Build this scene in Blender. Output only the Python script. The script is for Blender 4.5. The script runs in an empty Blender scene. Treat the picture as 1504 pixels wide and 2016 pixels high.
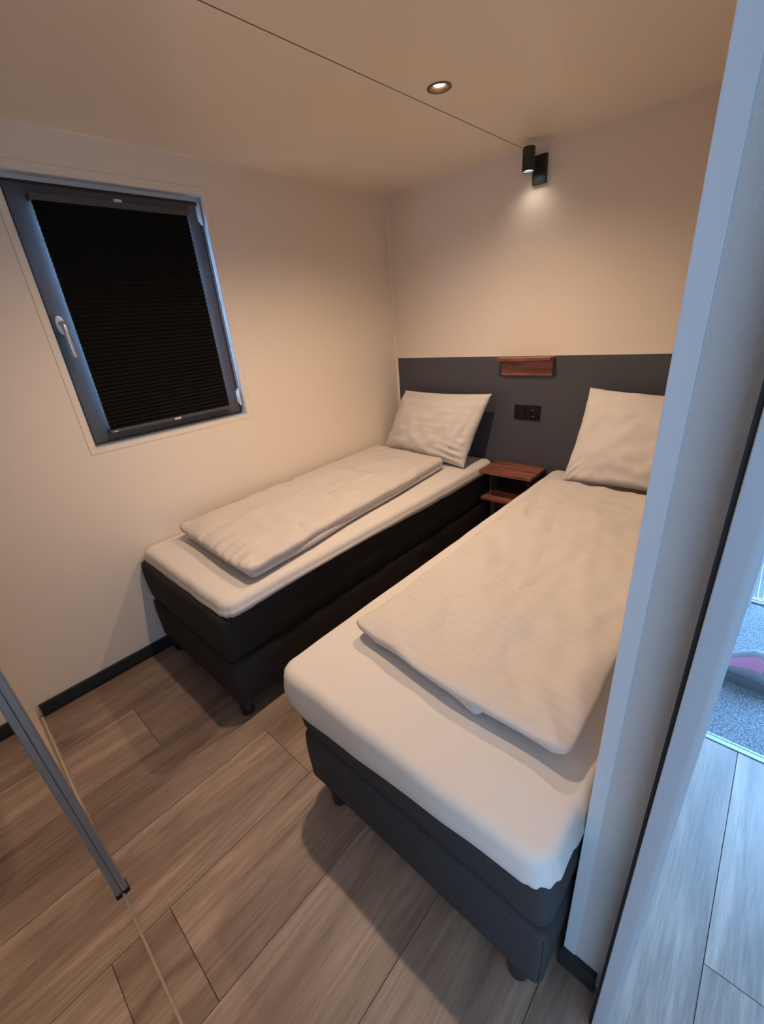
import bpy, bmesh, math, random
from mathutils import Vector, Matrix, noise

C = bpy.context.scene.collection
S = bpy.context.scene
PI = math.pi
random.seed(7)

# ------------------------------------------------------------------ camera
cam_d = bpy.data.cameras.new('camera')
cam = bpy.data.objects.new('camera', cam_d)
C.objects.link(cam)
cam_d.sensor_fit = 'HORIZONTAL'
cam_d.sensor_width = 36.0
cam_d.lens = 36.0 * 837.95 / 1504.0
cam_d.clip_start = 0.01
_r = (Matrix.Rotation(0.77018292, 4, 'Z') @ Matrix.Rotation(1.15128809, 4, 'X') @ Matrix.Rotation(-0.0909151, 4, 'Z'))
cam.matrix_world = Matrix.Translation((2.107781, -2.46373643, 1.456)) @ _r
S.camera = cam

# ------------------------------------------------------------------ world, exposure
S.view_settings.view_transform = 'Standard'
S.view_settings.look = 'None'
S.view_settings.gamma = 1.0
S.view_settings.use_curve_mapping = False
S.view_settings.exposure = 0.0
w = bpy.data.worlds.new('overcast_sky'); S.world = w
w.use_nodes = True
bg = w.node_tree.nodes['Background']
bg.inputs['Color'].default_value = (0.42, 0.66, 1.0, 1)
bg.inputs['Strength'].default_value = 1.6

# ------------------------------------------------------------------ lights (window daylight, outside the openings)
def area(name, loc, target, sx, sy, energy, col):
    l = bpy.data.lights.new(name, 'AREA'); l.shape = 'RECTANGLE'; l.size = sx; l.size_y = sy
    l.energy = energy; l.color = col
    o = bpy.data.objects.new(name, l); C.objects.link(o)
    o.location = loc
    o.rotation_euler = (Vector(target) - Vector(loc)).to_track_quat('-Z', 'Y').to_euler()
    return o
DAY = (0.30, 0.58, 1.0)
area('daylight_rear_window', (3.25, -4.55, 1.35), (3.25, -1.0, 0.75), 1.7, 1.5, 24, (0.40, 0.64, 1.0))
area('daylight_side_window', (4.75, -2.9, 1.35), (2.0, -2.1, 0.5), 1.4, 1.4, 13, DAY)
area('daylight_entrance', (2.85, 0.75, 1.5), (2.6, -1.2, 0.0), 1.0, 1.7, 175, (0.24, 0.54, 1.0))
area('daylight_bedroom_window', (-0.55, -1.63, 1.6), (0, -1.63, 1.55), 0.9, 1.1, 190, DAY)
WARM = (1.0, 0.715, 0.49)

# ------------------------------------------------------------------ helpers
def mat(name, color, rough=0.5, metal=0.0, spec=0.5):
    m = bpy.data.materials.new(name); m.use_nodes = True
    b = m.node_tree.nodes['Principled BSDF']
    b.inputs['Base Color'].default_value = (*color, 1)
    b.inputs['Roughness'].default_value = rough
    b.inputs['Metallic'].default_value = metal
    b.inputs['Specular IOR Level'].default_value = spec
    return m
def nd(m, t): return m.node_tree.nodes.new(t)
def ln(m, a, b): m.node_tree.links.new(a, b)
def bsdf(m): return m.node_tree.nodes['Principled BSDF']
def add_bump(m, kind='noise', scale=(200, 200, 200), strength=0.1, dist=0.002, detail=3, rough=0.5):
    tc = nd(m, 'ShaderNodeTexCoord'); mp = nd(m, 'ShaderNodeMapping'); mp.inputs['Scale'].default_value = scale
    ln(m, tc.outputs['Object'], mp.inputs['Vector'])
    if kind == 'noise':
        t = nd(m, 'ShaderNodeTexNoise'); t.inputs['Scale'].default_value = 1.0; t.inputs['Detail'].default_value = detail
        t.inputs['Roughness'].default_value = rough; out = t.outputs['Fac']
    else:
        t = nd(m, 'ShaderNodeTexVoronoi'); t.inputs['Scale'].default_value = 1.0; out = t.outputs['Distance']
    ln(m, mp.outputs['Vector'], t.inputs['Vector'])
    bp = nd(m, 'ShaderNodeBump'); bp.inputs['Strength'].default_value = strength; bp.inputs['Distance'].default_value = dist
    ln(m, out, bp.inputs['Height'])
    prev = bsdf(m).inputs['Normal']
    if prev.is_linked:
        ln(m, prev.links[0].from_socket, bp.inputs['Normal'])
    ln(m, bp.outputs['Normal'], prev)
    return out, bp
def color_noise(m, c1, c2, scale, detail=3, lo=0.35, hi=0.65):
    tc = nd(m, 'ShaderNodeTexCoord'); mp = nd(m, 'ShaderNodeMapping'); mp.inputs['Scale'].default_value = scale
    ln(m, tc.outputs['Object'], mp.inputs['Vector'])
    t = nd(m, 'ShaderNodeTexNoise'); t.inputs['Scale'].default_value = 1; t.inputs['Detail'].default_value = detail
    ln(m, mp.outputs['Vector'], t.inputs['Vector'])
    r = nd(m, 'ShaderNodeValToRGB')
    r.color_ramp.elements[0].position = lo; r.color_ramp.elements[0].color = (*c1, 1)
    r.color_ramp.elements[1].position = hi; r.color_ramp.elements[1].color = (*c2, 1)
    ln(m, t.outputs['Fac'], r.inputs['Fac']); ln(m, r.outputs['Color'], bsdf(m).inputs['Base Color'])

def box(bm, x0, x1, y0, y1, z0, z1, bev=0.0, seg=2):
    r = bmesh.ops.create_cube(bm, size=1.0)
    vs = r['verts']
    for v in vs:
        v.co = Vector(((x0 + x1) / 2 + v.co.x * (x1 - x0), (y0 + y1) / 2 + v.co.y * (y1 - y0), (z0 + z1) / 2 + v.co.z * (z1 - z0)))
    if bev > 0:
        es = list({e for v in vs for e in v.link_edges})
        bmesh.ops.bevel(bm, geom=es, offset=bev, segments=seg, profile=0.5, affect='EDGES')
def cyl(bm, c, r0, r1, h, axis='Z', seg=32, bev=0.0):
    """cylinder/cone from c along +axis by h, radius r0 -> r1"""
    M = Matrix.Translation(c)
    if axis == 'X': M = M @ Matrix.Rotation(PI / 2, 4, 'Y')
    if axis == 'Y': M = M @ Matrix.Rotation(-PI / 2, 4, 'X')
    r = bmesh.ops.create_cone(bm, cap_ends=True, segments=seg, radius1=r0, radius2=r1, depth=h, matrix=M @ Matrix.Translation((0, 0, h / 2)))
    if bev > 0:
        es = [e for e in {e for v in r['verts'] for e in v.link_edges} if any(len(f.verts) > 4 for f in e.link_faces)]
        bmesh.ops.bevel(bm, geom=es, offset=bev, segments=2, profile=0.5, affect='EDGES')
def lathe(bm, c, prof, seg=40, axis='Z'):
    """prof: list of (r, h) closed by caps if r==0"""
    rings = []
    for (r, h) in prof:
        if r <= 1e-6:
            p = {'Z': Vector((0, 0, h)), 'Y': Vector((0, h, 0)), 'X': Vector((h, 0, 0))}[axis]
            rings.append([bm.verts.new(Vector(c) + p)])
        else:
            ring = []
            for i in range(seg):
                a = 2 * PI * i / seg
                p = {'Z': Vector((r * math.cos(a), r * math.sin(a), h)), 'Y': Vector((r * math.cos(a), h, r * math.sin(a))),
                     'X': Vector((h, r * math.cos(a), r * math.sin(a)))}[axis]
                ring.append(bm.verts.new(Vector(c) + p))
            rings.append(ring)
    for a, b in zip(rings, rings[1:]):
        for i in range(seg):
            j = (i + 1) % seg
            f = [a[i % len(a)], a[j % len(a)], b[j % len(b)], b[i % len(b)]]
            u = []
            for v in f:
                if v not in u: u.append(v)
            if len(u) > 2:
                try: bm.faces.new(u)
                except ValueError: pass
def obj(name, bm, m, parent=None, smooth=None):
    bmesh.ops.recalc_face_normals(bm, faces=bm.faces)
    me = bpy.data.meshes.new(name); bm.to_mesh(me); bm.free()
    o = bpy.data.objects.new(name, me); C.objects.link(o)
    me.materials.append(m)
    if smooth is not None:
        for p in me.polygons: p.use_smooth = True
        if smooth < 3:
            me.set_sharp_from_angle(angle=smooth)
    if parent: o.parent = parent
    return o
def tag(o, label=None, cat=None, group=None, kind=None):
    if label: o['label'] = label
    if cat: o['category'] = cat
    if group: o['group'] = group
    if kind: o['kind'] = kind
    return o
def thing(name, label, cat, loc=(0, 0, 0), group=None):
    o = bpy.data.objects.new(name, None); C.objects.link(o); o.location = loc
    o.empty_display_size = 0.1
    return tag(o, label, cat, group)
def part(name, bm, m, parent, smooth=None, label=None):
    o = obj(name, bm, m, parent, smooth)
    # geometry is written in world coordinates: undo the parent's chain offset
    off = Vector((0, 0, 0)); p = parent
    while p: off += p.location; p = p.parent
    o.data.transform(Matrix.Translation(-off))
    if label: o['label'] = label
    return o
def boxes(name, lst, m, parent=None, bev=0.0, **k):
    bm = bmesh.new()
    for b in lst: box(bm, *b, bev=bev)
    return part(name, bm, m, parent, **k) if parent else obj(name, bm, m)

def nz(x, y, z=0.0): return noise.noise(Vector((x, y, z)))

# ------------------------------------------------------------------ materials
M_wall = mat('cream_wall', (0.83, 0.74, 0.64), 0.42, spec=0.4)
add_bump(M_wall, 'noise', (6, 6, 6), 0.05, 0.01, 2)
M_ceil = mat('satin_ceiling', (0.87, 0.785, 0.68), 0.30, spec=0.4)
add_bump(M_ceil, 'noise', (2.2, 2.2, 2.2), 0.10, 0.02, 1)
M_tex = mat('textured_wallpaper', (0.60, 0.58, 0.58), 0.6)
add_bump(M_tex, 'noise', (700, 700, 300), 0.7, 0.002, 3)
M_white = mat('white_painted_profile', (0.66, 0.68, 0.72), 0.35)
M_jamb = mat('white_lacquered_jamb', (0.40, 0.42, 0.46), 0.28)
M_alu = mat('satin_aluminium', (0.55, 0.57, 0.60), 0.32, 0.85)
M_alu_dark = mat('grey_aluminium_stile', (0.34, 0.37, 0.42), 0.35, 0.6)
M_strip = mat('worn_threshold_strip', (0.30, 0.31, 0.32), 0.5, 0.3)
M_rail = mat('champagne_rail', (0.62, 0.52, 0.42), 0.3, 0.8)
M_black = mat('black_plastic', (0.012, 0.013, 0.016), 0.35)
M_blackmetal = mat('matt_black_metal', (0.018, 0.017, 0.017), 0.42)
M_rubber = mat('black_rubber_seal', (0.004, 0.005, 0.012), 0.6)
M_base = mat('black_baseboard', (0.016, 0.021, 0.024), 0.38)
M_gap = mat('dark_joint', (0.06, 0.04, 0.03), 0.9)
M_ceilgap = mat('ceiling_joint', (0.10, 0.07, 0.05), 0.8)
M_grey = mat('charcoal_paint', (0.068, 0.072, 0.090), 0.5)
add_bump(M_grey, 'noise', (350, 350, 350), 0.1, 0.001, 2)
M_frame = mat('anthracite_window_frame', (0.065, 0.066, 0.075), 0.4)
add_bump(M_frame, 'noise', (900, 900, 200), 0.12, 0.0006, 2)
M_blind = mat('black_pleated_fabric', (0.008, 0.0075, 0.0072), 0.9, spec=0.15)
M_carcass = mat('taupe_melamine', (0.52, 0.44, 0.35), 0.5)
M_sheet = mat('white_cotton_sheet', (0.67, 0.635, 0.62), 0.85, spec=0.25)
add_bump(M_sheet, 'noise', (14, 14, 14), 0.14, 0.012, 3)
M_chrome = mat('chrome', (0.8, 0.8, 0.8), 0.2, 1.0)
M_glass = mat('window_glass', (1, 1, 1), 0.02)
_t = nd(M_glass, 'ShaderNodeBsdfTransparent'); _g = nd(M_glass, 'ShaderNodeBsdfGlossy'); _g.inputs['Roughness'].default_value = 0.02
_f = nd(M_glass, 'ShaderNodeFresnel'); _m = nd(M_glass, 'ShaderNodeMixShader')
ln(M_glass, _f.outputs[0], _m.inputs[0]); ln(M_glass, _t.outputs[0], _m.inputs[1]); ln(M_glass, _g.outputs[0], _m.inputs[2])
ln(M_glass, _m.outputs[0], M_glass.node_tree.nodes['Material Output'].inputs['Surface'])
M_mirror = mat('mirror_glass', (0.80, 0.77, 0.66), 0.015, 1.0)

def fabric_striped(name, axis, pitch, col):
    m = mat(name, col, 0.75, spec=0.3)
    tc = nd(m, 'ShaderNodeTexCoord'); sp = nd(m, 'ShaderNodeSeparateXYZ')
    dn = nd(m, 'ShaderNodeTexNoise'); dn.inputs['Scale'].default_value = 5.0
    ln(m, tc.outputs['Object'], dn.inputs['Vector'])
    ln(m, tc.outputs['Object'], sp.inputs['Vector'])
    ad = nd(m, 'ShaderNodeMath'); ad.operation = 'MULTIPLY_ADD'; ad.inputs[1].default_value = 0.035
    ln(m, dn.outputs['Fac'], ad.inputs[0]); ln(m, sp.outputs[axis], ad.inputs[2])
    mu = nd(m, 'ShaderNodeMath'); mu.operation = 'MULTIPLY'; mu.inputs[1].default_value = 2 * PI / pitch
    ln(m, ad.outputs[0], mu.inputs[0])
    si = nd(m, 'ShaderNodeMath'); si.operation = 'SINE'; ln(m, mu.outputs[0], si.inputs[0])
    r = nd(m, 'ShaderNodeMapRange'); r.inputs['From Min'].default_value = -0.35; r.inputs['From Max'].default_value = 0.35
    r.inputs['To Min'].default_value = 0.0; r.inputs['To Max'].default_value = 1.0
    ln(m, si.outputs[0], r.inputs['Value'])
    mx = nd(m, 'ShaderNodeMix'); mx.data_type = 'RGBA'
    mx.inputs['A'].default_value = (col[0] * .965, col[1] * .955, col[2] * .945, 1); mx.inputs['B'].default_value = (*col, 1)
    ln(m, r.outputs['Result'], mx.inputs['Factor']); ln(m, mx.outputs['Result'], bsdf(m).inputs['Base Color'])
    ro = nd(m, 'ShaderNodeMapRange'); ro.inputs['To Min'].default_value = 0.55; ro.inputs['To Max'].default_value = 0.85
    ln(m, r.outputs['Result'], ro.inputs['Value']); ln(m, ro.outputs['Result'], bsdf(m).inputs['Roughness'])
    add_bump(m, 'noise', (16, 16, 16), 0.22, 0.012, 4)
    return m
M_duvet = fabric_striped('striped_duvet_cotton', 'Y', 0.030, (0.60, 0.56, 0.54))
M_pillow = fabric_striped('striped_pillow_cotton', 'Z', 0.040, (0.64, 0.60, 0.58))
M_pillow_plain = mat('plain_pillow_cotton', (0.65, 0.61, 0.59), 0.8, spec=0.25)
add_bump(M_pillow_plain, 'noise', (14, 14, 14), 0.2, 0.012, 3)

def upholstery(name, c1, c2):
    m = mat(name, c1, 0.88, spec=0.25)
    color_noise(m, c1, c2, (420, 420, 420), 2, 0.3, 0.7)
    add_bump(m, 'noise', (700, 700, 700), 0.35, 0.0015, 2)
    return m
M_bedL = upholstery('dark_leatherette', (0.022, 0.020, 0.021), (0.030, 0.027, 0.028))
M_bedR = upholstery('charcoal_woven_upholstery', (0.030, 0.030, 0.034), (0.062, 0.062, 0.070))

def wood_floor():
    m = mat('oak_laminate', (0.3, 0.22, 0.17), 0.42, spec=0.45)
    tc = nd(m, 'ShaderNodeTexCoord'); oi = nd(m, 'ShaderNodeObjectInfo')
    sepc = nd(m, 'ShaderNodeSeparateColor'); ln(m, oi.outputs['Color'], sepc.inputs['Color'])
    off = nd(m, 'ShaderNodeVectorMath'); off.operation = 'SCALE'; off.inputs['Scale'].default_value = 37.0
    ln(m, oi.outputs['Color'], off.inputs[0])
    add = nd(m, 'ShaderNodeVectorMath'); add.operation = 'ADD'
    ln(m, tc.outputs['Object'], add.inputs[0]); ln(m, off.outputs[0], add.inputs[1])
    def tex(scale, detail, dist=0.0, rough=.55):
        mp = nd(m, 'ShaderNodeMapping'); mp.inputs['Scale'].default_value = scale
        ln(m, add.outputs[0], mp.inputs['Vector'])
        t = nd(m, 'ShaderNodeTexNoise'); t.inputs['Scale'].default_value = 1; t.inputs['Detail'].default_value = detail
        t.inputs['Distortion'].default_value = dist; t.inputs['Roughness'].default_value = rough
        ln(m, mp.outputs['Vector'], t.inputs['Vector']); return t.outputs['Fac']
    broad = tex((8, 1.1, 1), 5, 1.2)
    fine = tex((190, 9, 1), 6, 0.5, .7)
    # cathedral rings
    mp = nd(m, 'ShaderNodeMapping'); mp.inputs['Scale'].default_value = (6, 0.55, 1)
    ln(m, add.outputs[0], mp.inputs['Vector'])
    wv = nd(m, 'ShaderNodeTexNoise'); wv.inputs['Scale'].default_value = 1.0; wv.inputs['Detail'].default_value = 1.0; wv.inputs['Distortion'].default_value = 0.6
    ln(m, mp.outputs['Vector'], wv.inputs['Vector'])
    mul = nd(m, 'ShaderNodeMath'); mul.operation = 'MULTIPLY'; mul.inputs[1].default_value = 70.0; ln(m, wv.outputs['Fac'], mul.inputs[0])
    sn = nd(m, 'ShaderNodeMath'); sn.operation = 'SINE'; ln(m, mul.outputs[0], sn.inputs[0])
    ramp = nd(m, 'ShaderNodeValToRGB')
    ramp.color_ramp.elements[0].position = 0.30; ramp.color_ramp.elements[0].color = (0.200, 0.135, 0.104, 1)
    ramp.color_ramp.elements[1].position = 0.72; ramp.color_ramp.elements[1].color = (0.45, 0.335, 0.268, 1)
    ln(m, broad, ramp.inputs['Fac'])
    fr = nd(m, 'ShaderNodeMapRange'); fr.inputs['From Min'].default_value = 0.32; fr.inputs['From Max'].default_value = 0.62
    fr.inputs['To Min'].default_value = 0.70; fr.inputs['To Max'].default_value = 1.08; ln(m, fine, fr.inputs['Value'])
    rr = nd(m, 'ShaderNodeMapRange'); rr.inputs['From Min'].default_value = -1; rr.inputs['From Max'].default_value = 1
    rr.inputs['To Min'].default_value = 0.90; rr.inputs['To Max'].default_value = 1.05; ln(m, sn.outputs[0], rr.inputs['Value'])
    pv = nd(m, 'ShaderNodeMapRange'); pv.inputs['To Min'].default_value = 0.84; pv.inputs['To Max'].default_value = 1.14; ln(m, sepc.outputs[0], pv.inputs['Value'])
    a = nd(m, 'ShaderNodeMath'); a.operation = 'MULTIPLY'; ln(m, fr.outputs[0], a.inputs[0]); ln(m, rr.outputs[0], a.inputs[1])
    b = nd(m, 'ShaderNodeMath'); b.operation = 'MULTIPLY'; ln(m, a.outputs[0], b.inputs[0]); ln(m, pv.outputs[0], b.inputs[1])
    vm = nd(m, 'ShaderNodeVectorMath'); vm.operation = 'SCALE'; ln(m, ramp.outputs['Color'], vm.inputs[0]); ln(m, b.outputs[0], vm.inputs['Scale'])
    ln(m, vm.outputs[0], bsdf(m).inputs['Base Color'])
    bp = nd(m, 'ShaderNodeBump'); bp.inputs['Strength'].default_value = 0.25; bp.inputs['Distance'].default_value = 0.0012
    ln(m, fine, bp.inputs['Height']); ln(m, bp.outputs['Normal'], bsdf(m).inputs['Normal'])
    return m
M_floor = wood_floor()
def red_wood():
    m = mat('reddish_walnut', (0.16, 0.05, 0.03), 0.38)
    tc = nd(m, 'ShaderNodeTexCoord'); mp = nd(m, 'ShaderNodeMapping'); mp.inputs['Scale'].default_value = (4, 48, 48)
    ln(m, tc.outputs['Object'], mp.inputs['Vector'])
    t = nd(m, 'ShaderNodeTexNoise'); t.inputs['Scale'].default_value = 1; t.inputs['Detail'].default_value = 5; t.inputs['Distortion'].default_value = 0.6
    ln(m, mp.outputs['Vector'], t.inputs['Vector'])
    r = nd(m, 'ShaderNodeValToRGB')
    r.color_ramp.elements[0].position = 0.33; r.color_ramp.elements[0].color = (0.13, 0.042, 0.030, 1)
    r.color_ramp.elements[1].position = 0.68; r.color_ramp.elements[1].color = (0.38, 0.145, 0.100, 1)
    ln(m, t.outputs['Fac'], r.inputs['Fac']); ln(m, r.outputs['Color'], bsdf(m).inputs['Base Color'])
    return m
M_red = red_wood()
M_mat = mat('blue_grey_entrance_carpet', (0.16, 0.19, 0.23), 0.95, spec=0.1)
color_noise(M_mat, (0.11, 0.125, 0.145), (0.34, 0.36, 0.39), (160, 160, 160), 3, 0.35, 0.68)
add_bump(M_mat, 'noise', (220, 220, 220), 0.9, 0.006, 3)
def emis(name, col, s):
    m = bpy.data.materials.new(name); m.use_nodes = True
    b = bsdf(m); b.inputs['Base Color'].default_value = (1, 1, 1, 1)
    b.inputs['Emission Color'].default_value = (*col, 1); b.inputs['Emission Strength'].default_value = s
    return m
M_lamp_warm = emis('lit_warm_lamp', (1.0, 0.86, 0.66), 9)
M_lamp_cool = emis('lit_white_lamp', (0.93, 1.0, 0.97), 12)

# ------------------------------------------------------------------ room dimensions
H = 2.172; XR = 2.01; YW = -2.547; WT = 0.072; YE = -1.871

# floor ---------------------------------------------------------------
floor = boxes('floor', [(-0.08, 4.5, -4.4, 0.08, -0.06, -0.004)], M_gap); floor['kind'] = 'structure'
xb = [-0.0, 0.022] + [0.022 + 0.2802 * k for k in range(1, 17)]
joint = {1: -2.271, 2: -1.45, 3: -1.965, 4: -2.471, 5: -1.30, 6: -1.42, 7: -0.97, 8: -1.668, 9: -2.3, 0: -1.5}
k = 0
for i in range(1, len(xb) - 1):
    x0, x1 = xb[i], min(xb[i + 1], 4.38)
    j = joint.get(i - 1 + 0, -1.1 - (i * 0.37) % 1.2)
    ys = sorted({-4.28, 0.0} | {v for v in (j - 2.584, j - 1.292, j, j + 1.292, j + 2.584) if -4.2 < v < -0.08})
    for ya, yb in zip(ys, ys[1:]):
        segs = [(ya, yb)]
        if x1 > 2.15 and yb > -0.96:            # the recessed entrance mat interrupts the boards
            yb = -0.972
            if ya > yb: continue
        bm = bmesh.new(); box(bm, x0 + 0.0007, x1 - 0.0007, ya + 0.0007, yb - 0.0007, -0.0038, 0.0, bev=0.0006, seg=1)
        o = obj('plank', bm, M_floor, floor); o.name = 'plank'
        o.color = (random.random(), random.random(), random.random(), 1)

# ceiling --------------------------------------------------------------
cl = boxes('ceiling', [(-0.08, 4.5, -4.4, 0.08, H + 0.010, H + 0.09)], M_ceilgap); cl['kind'] = 'structure'
def holed_panel(x0, x1, y0, y1, holes, z0, z1):
    """ceiling panel with round holes: a column of cells holds the holes, each ringed by quads out to its cell"""
    bm = bmesh.new()
    xs = [x0, x1]
    if holes:
        xa = max(x0 + 0.004, min(h[0] for h in holes) - 0.060); xb2 = max(h[0] for h in holes) + 0.060
        xs = [x0, xa, xb2, x1]
    ys = sorted({y0, y1} | {v for (hx, hy, r) in holes for v in (hy - 0.06, hy + 0.06)})
    for a, b in zip(xs, xs[1:]):
        for c, d in zip(ys, ys[1:]):
            hl = [h for h in holes if a < h[0] < b and c < h[1] < d]
            if hl:
                hx, hy, r = hl[0]
                ang = sorted([2 * PI * k_ / 32 for k_ in range(32)] + [math.atan2(v - hy, u - hx) % (2 * PI) for u in (a, b) for v in (c, d)])
                ang = [t for k_, t in enumerate(ang) if k_ == 0 or t - ang[k_ - 1] > 1e-4]
                def out(t):
                    cx, sy = math.cos(t), math.sin(t); L_ = []
                    if abs(cx) > 1e-9: L_.append(((b if cx > 0 else a) - hx) / cx)
                    if abs(sy) > 1e-9: L_.append(((d if sy > 0 else c) - hy) / sy)
                    s_ = min(L_); return hx + cx * s_, hy + sy * s_
                for t0, t1 in zip(ang, ang[1:] + [ang[0] + 2 * PI]):
                    A = (hx + r * math.cos(t0), hy + r * math.sin(t0)); B = (hx + r * math.cos(t1), hy + r * math.sin(t1))
                    bm.faces.new([bm.verts.new((*A, z0)), bm.verts.new((*out(t0), z0)), bm.verts.new((*out(t1), z0)), bm.verts.new((*B, z0))])
                    bm.faces.new([bm.verts.new((*A, z0)), bm.verts.new((*B, z0)), bm.verts.new((*B, z1)), bm.verts.new((*A, z1))])
            else:
                bm.faces.new([bm.verts.new((a, c, z0)), bm.verts.new((b, c, z0)), bm.verts.new((b, d, z0)), bm.verts.new((a, d, z0))])
    for (p, q_) in (((x0, y0), (x1, y0)), ((x1, y0), (x1, y1)), ((x1, y1), (x0, y1)), ((x0, y1), (x0, y0))):
        bm.faces.new([bm.verts.new((*p, z0)), bm.verts.new((*q_, z0)), bm.verts.new((*q_, z1)), bm.verts.new((*p, z1))])
    bmesh.ops.remove_doubles(bm, verts=bm.verts, dist=1e-5)
    return bm
SX = 0.9018
DL = [(1.005, -0.854), (0.966, -1.70)]
obj('ceiling_panel', holed_panel(0.0, SX - 0.0024, -3.1, 0.0, [], H, H + 0.010), M_ceil, cl)
obj('ceiling_panel', holed_panel(SX + 0.0024, XR, -3.1, 0.0, [(x, y, 0.036) for x, y in DL], H, H + 0.010), M_ceil, cl)
obj('ceiling_panel', holed_panel(XR + 0.001, 4.4, -4.3, 0.0, [], H, H + 0.010), M_ceil, cl)

o = boxes('trim_8', [(SX - 0.0023, SX + 0.0023, -3.1, 0.0, H + 0.0006, H + 0.0099)], M_ceilgap); o['kind'] = 'structure'
# walls ------------------------------------------------------------------
WY0, WY1, WZ0, WZ1 = -1.996, -1.256, 1.062, 2.034      # window opening
wl = boxes('wall_left', [(-0.09, 0, -3.2, WY0, 0, H + .01), (-0.09, 0, WY1, 0.09, 0, H + .01),
                         (-0.09, 0, WY0, WY1, 0, WZ0), (-0.09, 0, WY0, WY1, WZ1, H + .01)], M_wall); wl['kind'] = 'structure'
DX0, DX1, DZ = 2.17, 3.35, 2.05
wb = boxes('wall_back', [(0, DX0, 0, 0.09, 0, H + .01), (DX1, 4.5, 0, 0.09, 0, H + .01), (DX0, DX1, 0, 0.09, DZ, H + .01)], M_wall); wb['kind'] = 'structure'
wr = boxes('wall_right', [(XR, XR + 0.0815, YE, 0, 0, H)], M_tex); wr['kind'] = 'structure'
o = boxes('wall_closet', [(0, XR + WT, -3.18, -3.1, 0, H), (XR, XR + WT, -3.1, -2.56, 0, H)], M_wall); o['kind'] = 'structure'
o = boxes('wall_hall', [(4.4, 4.48, -4.38, -3.7, 0, H), (4.4, 4.48, -2.1, 0, 0, H), (4.4, 4.48, -3.7, -2.1, 0, 0.5), (4.4, 4.48, -3.7, -2.1, 2.05, H)], M_wall); o['kind'] = 'structure'
o = boxes('wall_rear', [(XR, 2.4, -4.38, -4.3, 0, H), (4.1, 4.4, -4.38, -4.3, 0, H), (2.4, 4.1, -4.38, -4.3, 0, 0.45), (2.4, 4.1, -4.38, -4.3, 2.05, H),
                        (XR, XR + WT, -4.3, -3.18, 0, H)], M_wall); o['kind'] = 'structure'
o = boxes('wall_header', [(XR, XR + WT, -2.56, YE, 2.06, H)], M_wall); o['kind'] = 'structure'
# flat cover frame lines round the window (thin board, hairline proud)
bm = bmesh.new()
a0, a1, b0, b1 = -2.018, -1.232, 1.042, 2.061
for (p, q_, r_, s_) in ((a0, a1, b1 - .002, WZ1), (a0, a1, WZ0, b0 + .002)):
    pass
box(bm, 0.0, 0.0016, a0, a1, WZ1, b1); box(bm, 0.0, 0.0016, a0, a1, b0, WZ0)
box(bm, 0.0, 0.0016, a0, WY0, WZ0, WZ1); box(bm, 0.0, 0.0016, WY1, a1, WZ0, WZ1)
M_trim = mat('cream_trim_board', (0.83, 0.74, 0.64), 0.4)
o = obj('trim_1', bm, M_trim); o['kind'] = 'structure'
# hairline sealant joint round that board
bm = bmesh.new()
M_hair = mat('sealant_line', (0.42, 0.30, 0.20), 0.8)
t = 0.0012
box(bm, 0, 0.0006, a0 - t, a1 + t, b1, b1 + t); box(bm, 0, 0.0006, a0 - t, a1 + t, b0 - t, b0)
box(bm, 0, 0.0006, a0 - t, a0, b0, b1); box(bm, 0, 0.0006, a1, a1 + t, b0, b1)
box(bm, 0, 0.0012, YW - 0.0135, YW - 0.012, 0.06, H)
o = obj('trim_2', bm, M_hair); o['kind'] = 'structure'
# cove sealant along ceiling and in the corner
bm = bmesh.new()
def cove(bm, p, q_, n1, n2, r=0.006):
    p = Vector(p); q_ = Vector(q_); n1 = Vector(n1); n2 = Vector(n2); prev = None
    for i in range(5):
        a = PI / 2 * i / 4
        off = n1 * r * (1 - math.sin(a)) + n2 * r * (1 - math.cos(a))
        cur = (bm.verts.new(p + off), bm.verts.new(q_ + off))
        if prev: bm.faces.new([prev[0], prev[1], cur[1], cur[0]])
        prev = cur
cove(bm, (0, 0, H), (0, -2.55, H), (1, 0, 0), (0, 0, -1))
cove(bm, (0, 0, H), (XR, 0, H), (0, -1, 0), (0, 0, -1))
cove(bm, (0, 0, 0), (0, 0, H), (1, 0, 0), (0, -1, 0), 0.010)
cove(bm, (XR, 0, H), (XR, YE, H), (-1, 0, 0), (0, 0, -1))
o = obj('trim_3', bm, M_wall, smooth=3.1); o['kind'] = 'structure'
# smooth white corner profile at the end of the partition wall
bm = bmesh.new(); box(bm, XR - 0.003, 2.0335, YE - 0.0025, YE + 0.02, 0.058, H, bev=0.0015)
box(bm, XR - 0.003, XR, YE + 0.02, YE + 0.045, 0.058, H)
o = obj('trim_4', bm, M_white); o['kind'] = 'structure'
# charcoal painted headboard band on the back wall
HB = 1.2077
bm = bmesh.new(); box(bm, 0.018, XR, -0.003, 0.0, 0.0, HB, bev=0.0008)
o = obj('trim_5', bm, M_grey); o['kind'] = 'structure'
bm = bmesh.new(); box(bm, 0.015, XR, -0.0022, 0.0, HB, HB + 0.0022); box(bm, 0.0145, 0.0175, -0.0022, 0.0, 0.06, HB + 0.0022)
o = obj('trim_6', bm, M_wall); o['kind'] = 'structure'
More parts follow.
